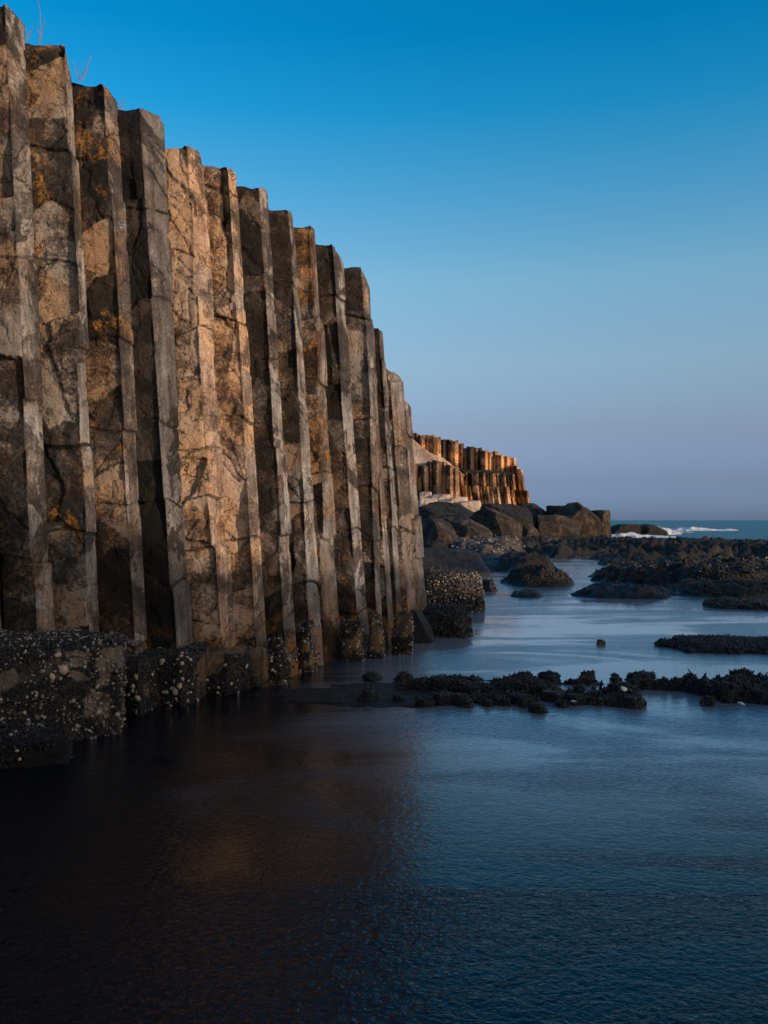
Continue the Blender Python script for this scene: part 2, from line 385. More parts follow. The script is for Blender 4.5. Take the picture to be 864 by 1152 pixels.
def reef(name, xl, xr, yn, yf, H, mat, seed=0, s=None, edge=.3, rough=.5, under=-.06, lump=1., power=2., drop=.35, mask=None, world=None):
    """low rock platform as a height field that dips under the water at its ragged rim."""
    if world: x0, x1, d0, d1 = world
    else:
        d0, d1 = D_at(yn), D_at(yf); dm = (d0 + d1) / 2; x0, x1 = X_at(xl, dm), X_at(xr, dm)
    cx, cy, hx, hy = (x0 + x1) / 2, (d0 + d1) / 2, (x1 - x0) / 2, (d1 - d0) / 2
    s = s or max(.02, min(hx, hy) / 60)
    mx, my = hx * 1.25, hy * 1.35
    nx, ny = int(2 * mx / s) + 1, int(2 * my / s) + 1
    gx, gy = np.meshgrid(np.linspace(-mx, mx, nx), np.linspace(-my, my, ny), indexing='ij')
    q = np.minimum(hx, hy)
    W = np.stack([gx + cx, gy + cy, gx * 0 + seed * 7.3], -1)
    rr = (np.abs(gx / hx) ** power + np.abs(gy / hy) ** power) ** (1 / power)
    nz = fbm(W / np.array([q * 1.2, q * .8, 1]), 5, seed, .6) * drop
    t = 1 - rr + nz                                               # >0 inside
    if mask is not None: t = t - mask(W[..., 0], W[..., 1])
    prof = sst(0, edge, t)
    body = H * (.55 + .45 * (.5 + fbm(W / (q * .55 * lump), 5, seed + 3, .55) * 1.6) * 1.) 
    fine = fbm(W / (q * .16 * lump), 4, seed + 5, .65) * H * rough * .5
    crag = (1 - np.abs(fbm(W / (q * .3 * lump), 3, seed + 8))) ** 3 * H * rough * .25
    h = under + prof * (body + fine + crag - under) - (1 - prof) * .04
    h = np.maximum(h, -.2)
    keep = t > -.18
    idx = np.arange(nx * ny).reshape(nx, ny)
    k = keep[:-1, :-1] | keep[1:, :-1] | keep[1:, 1:] | keep[:-1, 1:]
    Q = np.stack([idx[:-1, :-1], idx[1:, :-1], idx[1:, 1:], idx[:-1, 1:]], -1)[k]
    V = np.stack([gx, gy, h], -1).reshape(-1, 3)
    used = np.unique(Q); mp = -np.ones(len(V), int); mp[used] = np.arange(len(used))
    o = mesh_obj(name, V[used], mp[Q], mat, smooth=True)
    o.location = (cx, cy, 0)
    return o

def mat_attr(o, filt):
    me = o.data; n = len(me.vertices); V = np.empty(n * 3); me.vertices.foreach_get('co', V); V = V.reshape(-1, 3) + np.array(o.location)
    N = np.empty(n * 3); me.vertices.foreach_get('normal', N)
    a = me.attributes.new('mat', 'FLOAT', 'POINT'); a.data.foreach_set('value', filt(V, N.reshape(-1, 3)).astype(np.float32))

# shells ------------------------------------------------------------
def shell_proto(kind):
    V = []; Q = []
    if kind == 'mussel':
        rings = [(-.5, .05, .04), (-.3, .20, .15), (.0, .27, .19), (.3, .22, .13), (.5, .08, .04)]; k = 6
        for (x, a, b) in rings:
            for i in range(k):
                an = 2 * math.pi * i / k; V.append((a * math.cos(an) * 1., b * math.sin(an), x))
    elif kind == 'limpet':
        rings = [(-.05, .5, .48), (.10, .46, .44), (.22, .30, .30), (.30, .10, .10)]; k = 8
        for (z, a, b) in rings:
            for i in range(k):
                an = 2 * math.pi * i / k; V.append((a * math.cos(an), b * math.sin(an), z))
    n = len(rings)
    for r_ in range(n - 1):
        for i in range(k):
            a = r_ * k + i; b = r_ * k + (i + 1) % k
            Q.append((a, b, b + k, a + k))
    c0 = len(V); V.append((0, 0, rings[0][0] * 1.05)); c1 = len(V); V.append((0, 0, rings[-1][0] + .02))
    for i in range(0, k):
        j = (i + 1) % k
        Q.append((c0, j, i, i)); Q.append(((n - 1) * k + i, (n - 1) * k + j, c1, c1))
    return np.array(V), Q
PROTO = {k: shell_proto(k) for k in ('mussel', 'limpet')}

def surf_samples(o, count, r, filt=None):
    me = o.data; me.calc_loop_triangles()
    V = np.empty(len(me.vertices) * 3); me.vertices.foreach_get('co', V); V = V.reshape(-1, 3)
    T = np.empty(len(me.loop_triangles) * 3, np.int32); me.loop_triangles.foreach_get('vertices', T); T = T.reshape(-1, 3)
    A, B, C = V[T[:, 0]], V[T[:, 1]], V[T[:, 2]]
    nn = np.cross(B - A, C - A); ar = np.linalg.norm(nn, axis=1) + 1e-12; nn /= ar[:, None]
    f = r.choice(len(T), size=count * 3, p=ar / ar.sum())
    u, v = r.uniform(size=len(f)), r.uniform(size=len(f)); sw = u + v > 1; u[sw] = 1 - u[sw]; v[sw] = 1 - v[sw]
    P = A[f] + u[:, None] * (B[f] - A[f]) + v[:, None] * (C[f] - A[f]); N = nn[f]
    loc = np.array(o.location)
    k = (P[:, 2] + loc[2] > -.03)
    if filt is not None: k &= filt(P + loc, N)
    P, N = P[k][:count], N[k][:count]
    return P, N

def crust(name, o, kind, count, size, mat, seed, filt=None, lift=.2, tiltr=.5, single=False, cat=None, label=None):
    r = np.random.default_rng(seed + 900)
    P, N = surf_samples(o, count, r, filt)
    if not len(P): return []
    pv, pq = PROTO[kind]
    n = len(P)
    sz = r.uniform(size[0], size[1], n) if not isinstance(size, np.ndarray) else size[:n]
    N = N + r.normal(0, tiltr, N.shape); N /= np.linalg.norm(N, axis=1)[:, None]
    R = r.normal(size=N.shape); Tn = np.cross(N, R); Tn /= np.linalg.norm(Tn, axis=1)[:, None]; Bn = np.cross(N, Tn)
    st = np.stack([r.uniform(.65, 1.3, n), r.uniform(.65, 1.25, n), r.uniform(.5, 1.3, n)], -1)
    loc = pv[None] * (sz[:, None, None] * st[:, None])
    W = loc[..., 0:1] * Tn[:, None] + loc[..., 1:2] * Bn[:, None] + loc[..., 2:3] * N[:, None] + P[:, None] + N[:, None] * (sz * lift)[:, None, None]
    if single:
        res = []
        for i in range(n):
            q = [f if f[2] != f[3] else f[:3] for f in pq]
            c = mesh_obj(name, W[i] - P[i], q, mat, parent=o, smooth=True); c.location = P[i]
            res.append(c)
        return res
    m = len(pv); k4 = np.array([f for f in pq if f[2] != f[3]]); k3 = np.array([f[:3] for f in pq if f[2] == f[3]])
    off = (np.arange(n) * m)[:, None, None]
    f4 = (k4[None] + off).reshape(-1, 4); f3 = (k3[None] + off).reshape(-1, 3)
    allf = np.concatenate([np.concatenate([f4[:, [0, 1, 2]], f4[:, [0, 2, 3]]]), f3])
    c = mesh_obj(name, W.reshape(-1, 3), allf, mat, parent=o, smooth=True)
    c['kind'] = 'stuff'
    if label: c['label'] = label
    return [c]

# ------------------------------------------------------------------ the near wall of columns
# each: left, ridge, right edge and their top heights in the picture, the same at the foot, distance
NEAR = [
 ('A', (-24, 5, 27), (12, 3, 22), (4, 38, 58), 712, 7.00, .20, dict(sidecol=(1.3, 1.25, 1.2), sidemix=0.35, tint=(.62, .55, .55), lichen=.15, tone=.0), 'tallest brown column at the left end of the wall, cut off by the picture edge'),
 ('B', (22, 74, 82), (47, 50, 90), (50, 101, 113), 715, 7.32, .18, dict(sidecol=(1.3, 1.25, 1.2), sidemix=0.25, tint=(.72, .64, .58), lichen=.55, tone=.02), 'brown column with tall stalk of dry weed on its top, second from the left'),
 ('C', (78, 117, 133), (90, 92, 109), (106, 154, 168), 745, 7.62, .20, dict(sidemix=.7, tint=(.72, .60, .52), lichen=.5, tone=.0), 'mottled dark brown column with weed sprig on its top, just left of the black column'),
 ('D', (128, 158, 185), (124, 120, 130), (162, 198, 216), 738, 7.98, .24, dict(sidemix=0.1, tint=(.12, .115, .125), lichen=.0, tone=-.03, sidecol=(.62, .60, .63)), 'near-black column with slate grey side face, darkest in the wall'),
 ('E', (181, 212, 230), (166, 163, 172), (211, 248, 264), 733, 8.33, .22, dict(sidemix=.3, tint=(1.1, .92, .80), lichen=.3, tone=.10, sidecol=(1.9, 1.45, 1.15), grey=.45), 'orange-brown broken column right of the black column, with the brightest side face'),
 ('F', (225, 257, 267), (187, 188, 196), (259, 289, 301), 735, 8.68, .18, dict(algae=.95, sidemix=.5, tint=(1.2, .98, .82), lichen=.35, tone=.12, grey=.5, sidecol=(1.35, 1.15, 1.0)), 'tan flaking column with golden stain near its foot, sixth from the left'),
 ('G', (262, 292, 301), (210, 211, 214), (296, 323, 336), 762, 9.02, .22, dict(sidecol=(1.3, 1.25, 1.2), algae=.95, sidemix=0.3, tint=(.38, .35, .36), lichen=.1, tone=.0), 'dark grey-brown flat-topped column between the tan column and the reddish brown one'),
 ('H', (295, 325, 329), (235, 235, 238), (331, 351, 366), 748, 9.60, .22, dict(sidecol=(1.3, 1.25, 1.2), algae=.95, sidemix=0.3, tint=(.62, .52, .48), lichen=.25, tone=.02), 'reddish brown column with mussels round its foot, eighth from the left'),
 ('I', (324, 352, 355), (255, 255, 258), (358, 367, 386), 742, 10.10, .26, dict(tint=(.95, .66, .38), lichen=.8, tone=.0, sidecol=(.95, .78, .62)), 'slim yellow-brown column with gold lichen below its top'),
 ('J', (350, 373, 385), (272, 275, 292), (380, 406, 417), 738, 10.50, .24, dict(algae=.95, tint=(.32, .28, .27), lichen=.2, tone=.0, sidecol=(1.35, 1.32, 1.35)), 'dark column with rounded shoulder and pale streaked grey side face'),
 ('K', (380, 408, 416), (301, 301, 320), (411, 427, 433), 738, 10.85, .20, dict(sidecol=(1.3, 1.25, 1.2), algae=.95, sidemix=0.6, tint=(.72, .6, .52), lichen=.25, tone=.0), 'plain brown square-topped column, the last tall one before the wall steps down'),
 ('L', (408, 415, 420), (360, 358, 363), (428, 438, 444), 736, 11.15, .20, dict(tint=(1.0, .82, .66), lichen=.1, tone=.06, sidecol=(1.0, .8, .66)), 'thin pale orange column squeezed behind the last tall brown column'),
 ('M', (414, 428, 432), (370, 370, 373), (436, 450, 457), 735, 11.50, .20, dict(tint=(.55, .46, .42), lichen=.15, tone=.0), 'short narrow dark column stepped down behind the thin pale one'),
 ('N', (424, 437, 453), (415, 414, 423), (448, 463, 472), 728, 11.80, .24, dict(algae=.95, tint=(.70, .6, .55), lichen=.2, tone=.03, sidecol=(1.0, .86, .78)), 'short column with broken knobbly top, second from the right end of the near wall'),
 ('O', (448, 455, 461), (452, 452, 455), (466, 473, 484), 712, 12.25, .26, dict(tint=(.9, .72, .62), lichen=.1, tone=.06, sidecol=(.95, .78, .68)), 'shortest column at the right end of the near wall, beside the water'),
 # beyond the left edge of the picture
 ('Q', (-80, -46, -26), (-40, -44, -30), (-52, -14, 2), 712, 6.75, .20, dict(tint=(.7, .6, .55), lichen=.2, tone=.0), 'brown column just outside the left edge of the picture'),
 ('R', (-140, -104, -84), (-80, -84, -70), (-110, -70, -54), 712, 6.50, .20, dict(tint=(.8, .7, .6), lichen=.2, tone=.0), 'brown column second outside the left edge of the picture'),
]
near_top = {}
for ci, (cid, tx, ty, bx, yb, d, w, mk, lab) in enumerate(NEAR):
    zb = Z_at(yb, d); z0 = -.4
    ds = (d + .012, d, d + w); tx = (tx[0] - 6, tx[1], tx[2]); bx = (bx[0] - 4, bx[1], bx[2])
    T = [(X_at(tx[q], ds[q]), ds[q]) for q in range(3)]; zt = [Z_at(ty[q], ds[q]) for q in range(3)]
    Bb = []
    for q in range(3):
        xb = X_at(bx[q], ds[q]); ztq = zt[q]; xt = T[q][0]
        Bb.append((xb + (xb - xt) * (zb - z0) / (ztq - zb), ds[q]))
    def back(p0, p1, p2):
        return [(p2[0] - .10, p2[1] + .24), (p0[0] + .02, p0[1] + .42), (p0[0] - .10, p0[1] + .22)]
    T2 = T + back(*T); B2 = Bb + back(*Bb); z2 = zt + [zt[2] - .02, zt[0] - .05, zt[0]]
    m = column_mat('basalt_' + cid.lower() + '_rock', ci + 1, **mk)
    o = column('basalt_column', B2, T2, z2, m, z0=z0, seed=ci * 11 + 3, chip={'D': .8, 'K': .8, 'M': .7, 'E': 1.25, 'F': 1.25}.get(cid, 1.), res=.013 if cid not in 'QR' else .05, resz=.013 if cid not in 'QR' else .05)
    tag(o, lab, 'basalt column', 'tall basalt columns of the near wall')
    near_top[cid] = (T, zt)
    if cid in 'GHJKN':
        kk = {'G': .9, 'H': 1.0, 'J': .6, 'K': .7, 'N': .6}[cid]
        hh = {'G': .38, 'H': .52, 'J': .34, 'K': .36, 'N': .4}[cid]
        crust('mussel_crust', o, 'mussel', int(420 * kk), (.02, .045), M_mussel_brown, ci, filt=lambda P, N, hh=hh, ci=ci: (P[:, 2] < hh + .12 * vnoise(P * 6, 5)) & (P[:, 2] > .02) & (N[:, 1] < .3) & (fbm(P * 6, 2, ci) > -.12), lift=.25, tiltr=.7)
        crust('barnacle_crust', o, 'limpet', int(150 * kk), (.012, .034), M_limpet, ci + 40, filt=lambda P, N, hh=hh: (P[:, 2] < hh * 1.1) & (P[:, 2] > .04) & (N[:, 1] < .3), lift=.3, tiltr=.3)

# broken column stumps that make the ledge
def stump(xl, xr, xs, yb, ztop, dside, lab, seed, mat=M_ledge, back=.55, slope=.02):
    d = D_at(yb)
    P = [(X_at(xl, d + .06), d + .06), (X_at(xr, d), d), (X_at(xs, d + dside), d + dside)]
    P += [(P[2][0] + .02, d + dside + back), (P[0][0], d + .06 + back), (P[0][0] - .08, d + .3)]
    Tt = [(x + .0, y + .015) for x, y in P]
    o = column('rock_stump', P, Tt, [ztop, ztop + slope * .3, ztop - .02, ztop + .03, ztop + .03, ztop], mat, z0=-.3, seed=seed, chip=.9, res=.016, resz=.016, joints=[.12], offs=.004)
    return tag(o, lab, 'rock', 'broken column stumps forming the ledge at the foot of the wall')
s1 = stump(122, 157, 169, 806, .425, .2, 'mussel-covered stump with a pale grey patch, right beside the big encrusted block', 201)
s2 = stump(166, 204, 222, 795, .42, .22, 'black stump thickly dotted with tan barnacles, below the black column', 202)
s3 = stump(217, 254, 276, 782, .36, .2, 'smooth brown stump with mussels at its right corner, second from the right of the ledge', 203)
s4 = stump(262, 297, 307, 774, .34, .2, 'orange-stained stump at the right end of the ledge, under the tan column', 204)
for o, nm, nl, seed, filt in ((s1, 900, 150, 1, lambda P, N: (fbm(P * 5, 2, 4) > -.28)), (s2, 1300, 260, 2, lambda P, N: N[:, 0] < .95),
                              (s3, 700, 90, 3, lambda P, N: (P[:, 0] + .5 * P[:, 2] * -1 + .25 * fbm(P * 5, 2, 2) > -1.66) & (N[:, 2] < .8)), (s4, 420, 60, 4, lambda P, N: (fbm(P * 6, 2, 8) > -.15) & (N[:, 2] < .6))):
    mat_attr(o, filt)
    crust('mussel_crust', o, 'mussel', nm, (.02, .045), M_mussel, seed + 60, filt=filt, lift=.2, tiltr=.8)
    for c in crust('limpet', o, 'limpet', min(90, nl // 3), (.026, .052), M_limpet, seed + 70, filt=lambda P, N, f=filt: f(P, N) & (N[:, 1] < -.2), single=True, lift=.35, tiltr=.25): pass
    crust('barnacle_crust', o, 'limpet', nl, (.008, .02), M_barn, seed + 80, filt=filt, lift=.5, tiltr=.3)

# the big encrusted block, left foreground
def prism_block(name, pts, zt, mat, seed, lab, cat, **kw):
    o = column(name, pts, [(x, y + .01) for x, y in pts], zt, mat, z0=-.3, seed=seed, chip=kw.get('chip', 1.), res=.014, resz=.014, nf=kw.get('nf', (0, 1)), joints=kw.get('joints', []), backres=.06)
    return tag(o, lab, cat)
blk = prism_block('rock_block', [(X_at(-150, 5.55), 5.55), (X_at(133, 6.62), 6.62), (X_at(137, 7.0), 7.05), (-3.2, 7.2), (-3.8, 6.6), (-3.8, 5.8)], [.69, .70, .69, .71, .71, .7], M_block, 301,
                  'large squared rock block crusted with mussels and tan limpets, left foreground', 'rock')
def blkf(P, N):
    px = 432 + P[:, 0] / P[:, 1] * 1000; w = fbm(P * 3.2, 3, 17)
    w2 = fbm(P * 9, 3, 23)
    bare = (px > 98 + 90 * w + 30 * w2) | ((np.abs(P[:, 2] - .50 + .16 * w - (px - 30) * .0012) < .085 + .10 * w2 - np.clip(px - 40, 0, 99) * .0012))
    return (~bare | (P[:, 2] > .655)) & (N[:, 1] < .5)
mat_attr(blk, blkf)
crust('mussel_crust', blk, 'mussel', 13000, (.018, .045), M_mussel, 90, filt=blkf, lift=.15, tiltr=.8)
crust('limpet', blk, 'limpet', 95, np.random.default_rng(3).uniform(.028, .070, 95), M_limpet, 91, filt=lambda P, N: (N[:, 1] < -.3) & (P[:, 2] > .06) & (P[:, 2] < .68) & (fbm(P * 3.5, 2, 5) > -.02), single=True, lift=.4, tiltr=.25)
crust('barnacle_crust', blk, 'limpet', 2400, (.008, .032), M_barn, 92, filt=lambda P, N: (N[:, 1] < .5) & (fbm(P * 5, 2, 6) > -.2), lift=.5, tiltr=.3)
low = boulder('rock', (-2.62, 5.95, .0), (.50, .28, .17), M_slab, seed=31, n=40, planes=4, rough=.03, rot=.3)
tag(low, 'low black rock with a row of barnacles, below the big encrusted block', 'rock')
crust('mussel_crust', low, 'mussel', 900, (.018, .042), M_mussel, 93, filt=lambda P, N: fbm(P * 5, 2, 3) > -.2, lift=.15, tiltr=.8)
crust('limpet', low, 'limpet', 40, (.02, .04), M_limpet, 94, filt=lambda P, N: (N[:, 1] < -.2) & (P[:, 2] > .03), single=True, lift=.4)

for i, (xa, xb, yt, yb, m_, lab) in enumerate([
        (298, 324, 722, 771, M_ledge, 'ochre-brown broken stone at the foot of the dark flat-topped column'),
        (333, 352, 700, 757, M_ledge, 'mussel-topped brown stone at the foot of the reddish brown column'),
        (384, 407, 700, 744, M_ledge, 'ochre stone with white barnacles at the foot of the dark round-shouldered column'),
        (415, 431, 694, 741, M_ledge, 'brown stone with shells at the foot of the plain square-topped column'),
        (443, 463, 690, 737, M_ledge, 'wet orange-brown stone at the foot of the broken knobbly column')]):
    dd = D_at(yb); o = boulder_px('rock', xa, xb, yt, yb, dd, m_, depth=.16, zb=-.15, seed=140 + i, n=30, planes=9, rough=.045, p=40)
    tag(o, lab, 'rock', 'broken footing stones along the near wall')
    f_ = lambda P, N, i=i: (fbm(P * 7, 2, i + 3) > -.02)
    mat_attr(o, f_)
    crust('mussel_crust', o, 'mussel', 420, (.022, .045), M_mussel_brown, 150 + i, filt=f_, lift=.2, tiltr=1.)
    crust('barnacle_crust', o, 'limpet', 110, (.012, .034), M_limpet, 160 + i, lift=.6, tiltr=.4)

# small wedge of stone at the wall's far foot
wd = boulder('rock', (X_at(475, 11.55), 11.72, .12), (.16, .2, .30), M_brown, seed=33, n=24, planes=3, rough=.02, cuts=[((.8, -.3, .8), .55)])
tag(wd, 'small grey wedge of stone leaning at the foot of the end column', 'rock')
cl = boulder('rock', (X_at(500, 12.3), 12.4, .1), (.36, .3, .28), M_reef, seed=34, n=30, planes=4, rough=.06)
tag(cl, 'black mussel clump rising from the pool right of the end column', 'rock')
crust('mussel_crust', cl, 'mussel', 900, (.04, .075), M_mussel, 95, lift=.3, tiltr=.8)
r1 = boulder('rock', (X_at(505, 15.9), 16.1, .25), (.60, .55, .50), M_rubble, seed=35, n=44, planes=4, rough=.05, p=10)
tag(r1, 'rounded boulder covered in glinting barnacles, standing in the pool beyond the wall end', 'rock')
crust('mussel_crust', r1, 'mussel', 3000, (.03, .065), M_mussel, 96, lift=.2, tiltr=.8)
crust('barnacle_crust', r1, 'limpet', 1300, (.012, .032), M_limpet, 97, filt=lambda P, N: (P[:, 2] < .62), lift=1.2, tiltr=.4)
sl = boulder('rock', (X_at(500, 26), 26.5, .3), (1.3, 1.6, .42), M_slab, seed=36, n=36, planes=4, rough=.03, tilt=(-.12, .02))
tag(sl, 'flat dark wet slab behind the barnacled boulder, sloping down to the right', 'rock')

# ------------------------------------------------------------------ the boulders before the headland
BL = [
 (470, 516, 583, 620, 41, M_brown, 3, 'rounded grey-brown boulder at the left, nearest the wall end', dict(cuts=[((-.7, -.5, .4), .7), ((.5, -.4, .8), .72)], depth=1.1)),
 (494, 556, 581, 616, 46, M_brown, 4, 'broad grey-brown boulder with a dark notch, leaning on the one at its left', dict(cuts=[((-.6, -.7, .3), .7), ((.7, -.2, .9), .75), ((.0, -.5, .9), .8)], depth=1.6)),
 (468, 540, 564, 592, 55, M_black, 5, 'long black slab lying over the grey boulders', dict(cuts=[((.2, -.6, .8), .62), ((.8, -.2, .6), .8)], depth=2.2)),
 (530, 592, 568, 612, 50, M_brown, 6, 'brown boulder with a flat sloping top and one shaded hollow in its front', dict(cuts=[((.55, -.2, .85), .62), ((-.6, -.8, .1), .66), ((.3, -.9, .3), .8)], depth=2.)),
 (545, 600, 566, 596, 66, M_black, 7, 'black boulder behind the brown flat-topped one', dict(cuts=[((.3, -.5, .8), .75)], depth=2.)),
 (588, 622, 566, 604, 72, M_black, 8, 'black square-shouldered boulder left of the biggest boulder', dict(cuts=[((.5, -.3, .9), .8)], depth=1.8)),
 (585, 607, 589, 606, 58, M_brown, 9, 'small brown boulder in front of the black ones', dict(cuts=[((.5, -.5, .4), .8)], depth=.6)),
 (606, 652, 580, 608, 66, M_brown, 10, 'square brown boulder at the front left foot of the biggest boulder', dict(depth=1.4, planes=7)),
 (626, 676, 565, 609, 69, M_brown, 11, 'biggest boulder, streaked brown with a notched black top', dict(depth=2., planes=9, cuts=[((-.5, -.2, .9), .9), ((.6, -.2, .8), .92)])),
 (668, 689, 574, 607, 69.5, M_brown, 12, 'upright brown boulder at the seaward right end of the group', dict(depth=1., planes=7)),
 (618, 648, 569, 592, 73, M_black, 13, 'black wedge on top of the group, behind the biggest boulder', dict(depth=1.2, planes=4)),
 (684, 724, 590, 604, 88, M_black, 14, 'low black rock in the sea, left of its twin', dict(depth=1.6, zb=-.5)),
 (716, 754, 590, 604, 90, M_black, 15, 'low rounded black rock in the sea, in front of the breaking wave', dict(depth=1.6, zb=-.5)),
 (771, 813, 606, 634, 40, M_black, 21, 'left one of two humped black rocks standing against the sea, above the rough reef flat', dict(depth=1.4, zb=-.3)),
 (806, 852, 609, 636, 38.5, M_black, 22, 'right one of two humped black rocks standing against the sea, lower than its neighbour', dict(depth=1.4, zb=-.3)),
 (736, 772, 611, 634, 41, M_black, 23, 'low black rock just left of the two humped rocks', dict(depth=1.2, zb=-.3)),
 (836, 880, 608, 616, 54, M_black, 16, 'low black rock awash at the right edge of the picture', dict(depth=1.0, zb=-.4)),
]
for (xl, xr, yt, yb, d, m, sd, lab, kw) in BL:
    o = boulder_px('boulder', xl, xr, yt, yb, d, m, seed=sd, n=72, rough=.042, p=90, **({'planes': 13} | kw))
    tag(o, lab, 'boulder')

rr_ = random.Random(44)
for i in range(22):
    d = rr_.uniform(38, 66); px = rr_.uniform(478, 690) if d > 46 else rr_.uniform(478, 560); sz = rr_.uniform(.22, .6)
    o = boulder('stone', (X_at(px, d), d, .15 + rr_.uniform(0, .25)), (sz * rr_.uniform(.7, 1.3), sz * .9, sz * rr_.uniform(.45, .9)), M_black if i % 3 else M_brown, seed=400 + i, n=14, planes=9, p=50, rough=.05, rot=rr_.uniform(0, 3))
    tag(o, 'small angular stone lying among the feet of the big boulders', 'stone', 'small stones among the feet of the big boulders')
# ------------------------------------------------------------------ reefs
def R(lab, *a, **k):
    o = reef('reef_rock', *a, **k); return tag(o, lab, 'reef rock')
def pools(cs):
    def f(x, y):
        t = 0
        for (cx, cy, a, b) in cs: t = t + 1.6 * np.exp(-(((x - cx) / a) ** 2 + ((y - cy) / b) ** 2) ** 2)
        return t
    return f
def chan(th, sd, fx=.30, fy=.75):
    return lambda x, y: 4. * np.clip(th - .12 - fbm(np.stack([x * fx, y * fy * .5, x * 0 + sd], -1), 5, sd, .6), 0, 1)
e1 = R('long raised reef with a sunlit crest of mussels, right of the middle', 650, 930, 668, 644, .40, M_reef_far, seed=41, s=.045, edge=.35, rough=.9, lump=.4, drop=.6)
crust('mussel_crust', e1, 'mussel', 7000, (.05, .10), M_mussel_brown, 101, filt=lambda P, N: P[:, 2] > .12, lift=.2, tiltr=.7)
crust('barnacle_crust', e1, 'limpet', 500, (.03, .07), M_limpet, 102, filt=lambda P, N: (P[:, 2] > .26) & (fbm(P * .9, 2, 3) > -.05), lift=1.1, tiltr=.4)
R('smooth black slab lying before the raised reef', 632, 775, 676, 664, .20, M_slab, seed=42, s=.03, edge=.5, rough=.7, lump=.6)
e2 = R('low knobbly black reef at the right edge, before the raised reef', 745, 930, 675, 660, .26, M_reef, seed=43, s=.04, edge=.4, rough=.7)
crust('mussel_crust', e2, 'mussel', 2500, (.04, .09), M_mussel_brown, 103, filt=lambda P, N: P[:, 2] > .05, lift=.2, tiltr=.7)
e3 = R('pointed black reef rock alone in the blue pool, centre', 548, 655, 663, 652, .42, M_reef, seed=44, s=.03, edge=.8, rough=.6)
crust('mussel_crust', e3, 'mussel', 1800, (.04, .08), M_mussel_brown, 104, filt=lambda P, N: P[:, 2] > .05, lift=.2, tiltr=.7)
R('thin flat reef rock just breaking the pool, nearest the camera of the centre group', 566, 620, 674, 668, .12, M_reef, seed=45, s=.03, edge=.6)
tag(reef('reef_rock', 538, 562, 667, 661, .26, M_red, seed=46, s=.02, edge=.8), 'small reddish rock between the barnacled boulder and the pointed reef rock', 'reef rock')
R('dark reef mound behind the pointed rock, left of the channel', 540, 630, 646, 634, .50, M_reef_far, seed=47, s=.05, edge=.6)
R('wide rough reef flat reaching back to the biggest boulder', 500, 760, 628, 605, .34, M_reef_far, seed=48, s=.09, edge=.25, rough=2.0, lump=.22, drop=1.0, mask=chan(.25, 6), world=(3.0, 17.0, 34, 64))
R('rough reef flat farther right, along the open sea', 740, 900, 634, 608, .42, M_reef_far, seed=49, s=.09, edge=.25, rough=1.9, lump=.25, drop=.8, mask=chan(.20, 7), world=(9.5, 21, 31, 50))
R('black reef hump at the right edge, nearer than its humped neighbour', 822, 930, 648, 636, .62, M_reef_far, seed=51, s=.05, edge=.5, rough=.6)
e4 = R('pale band of barnacled rubble at the foot of the grey boulders', 455, 605, 630, 614, .62, M_rubble, seed=52, s=.07, edge=.5, rough=.9)
crust('barnacle_crust', e4, 'limpet', 900, (.05, .13), M_barn, 105, filt=lambda P, N: P[:, 2] > .2, lift=.6, tiltr=.5)
R('dark wet rock shelf between the rubble and the pool', 480, 600, 646, 628, .30, M_slab, seed=53, s=.07, edge=.5, rough=.5)
e5 = R('thin strip of reddish weedy reef at the right edge of the pool', 786, 930, 690, 677, .09, M_reef, seed=54, s=.03, edge=.5, drop=.5)
crust('mussel_crust', e5, 'mussel', 1500, (.04, .08), M_mussel_brown, 106, filt=lambda P, N: P[:, 2] > .02, lift=.3, tiltr=.7)
e6 = R('second mussel bar from the camera, tapering to its left point', 712, 960, 739, 720, .085, M_reef, seed=55, s=.025, edge=.4, drop=.4)
crust('mussel_crust', e6, 'mussel', 7000, (.03, .06), M_mussel, 107, filt=lambda P, N: P[:, 2] > .015, lift=.2, tiltr=1.5)
# nearest bar
def ragged(cs):
    f = pools(cs)
    return lambda x, y: f(x, y) + 4. * np.clip(-.06 - fbm(np.stack([x * 3.2, y * 5, x * 0 + 8], -1), 4, 92, .6), 0, 1)
def tufts(x, y):
    r = np.full(x.shape, 9.)
    for b_, a_, f_, p_, g_ in ((8.80, .07, 2.6, 0., 3), (8.28, .10, 2.1, 1.7, 4), (7.80, .09, 2.9, 4., 5)):
        yr = b_ + a_ * np.sin(f_ * x + p_) + .12 * fbm(np.stack([x * 2, x * 0, x * 0 + g_], -1), 2, g_)
        gap = .35 * np.clip(-.05 - fbm(np.stack([x * 2.2, x * 0, x * 0 + g_ * 3], -1), 3, g_ + 5), 0, 1)
        r = np.minimum(r, np.abs(y - yr) + gap - .04 * sst(.9, 1.7, x))
    return 9. * np.clip(r - .075 - .05 * fbm(np.stack([x * 9, y * 9, x * 0], -1), 2, 9), 0, 1)
e7 = R('nearest mussel bar, thick with black shells, with two small pools', 600, 940, 803, 768, .10, M_reef, seed=56, s=.016, edge=.5, drop=.42, rough=1.5, world=(.95, 4.6, 7.5, 8.75),
       mask=ragged([(2.62, 7.98, .30, .34), (1.55, 8.5, .30, .20), (2.1, 8.45, .16, .12), (3.7, 7.6, .3, .12)]))
crust('mussel_crust', e7, 'mussel', 12000, (.025, .048), M_mussel, 108, filt=lambda P, N: (P[:, 2] > .008) & (fbm(P * 7, 3, 12) > -.22), lift=.22, tiltr=1.5)
crust('weed_crust', e7, 'mussel', 1600, (.02, .05), M_mussel_brown, 109, filt=lambda P, N: (P[:, 2] > .04) & (fbm(P * 3, 2, 5) > .0), lift=.7, tiltr=.9)
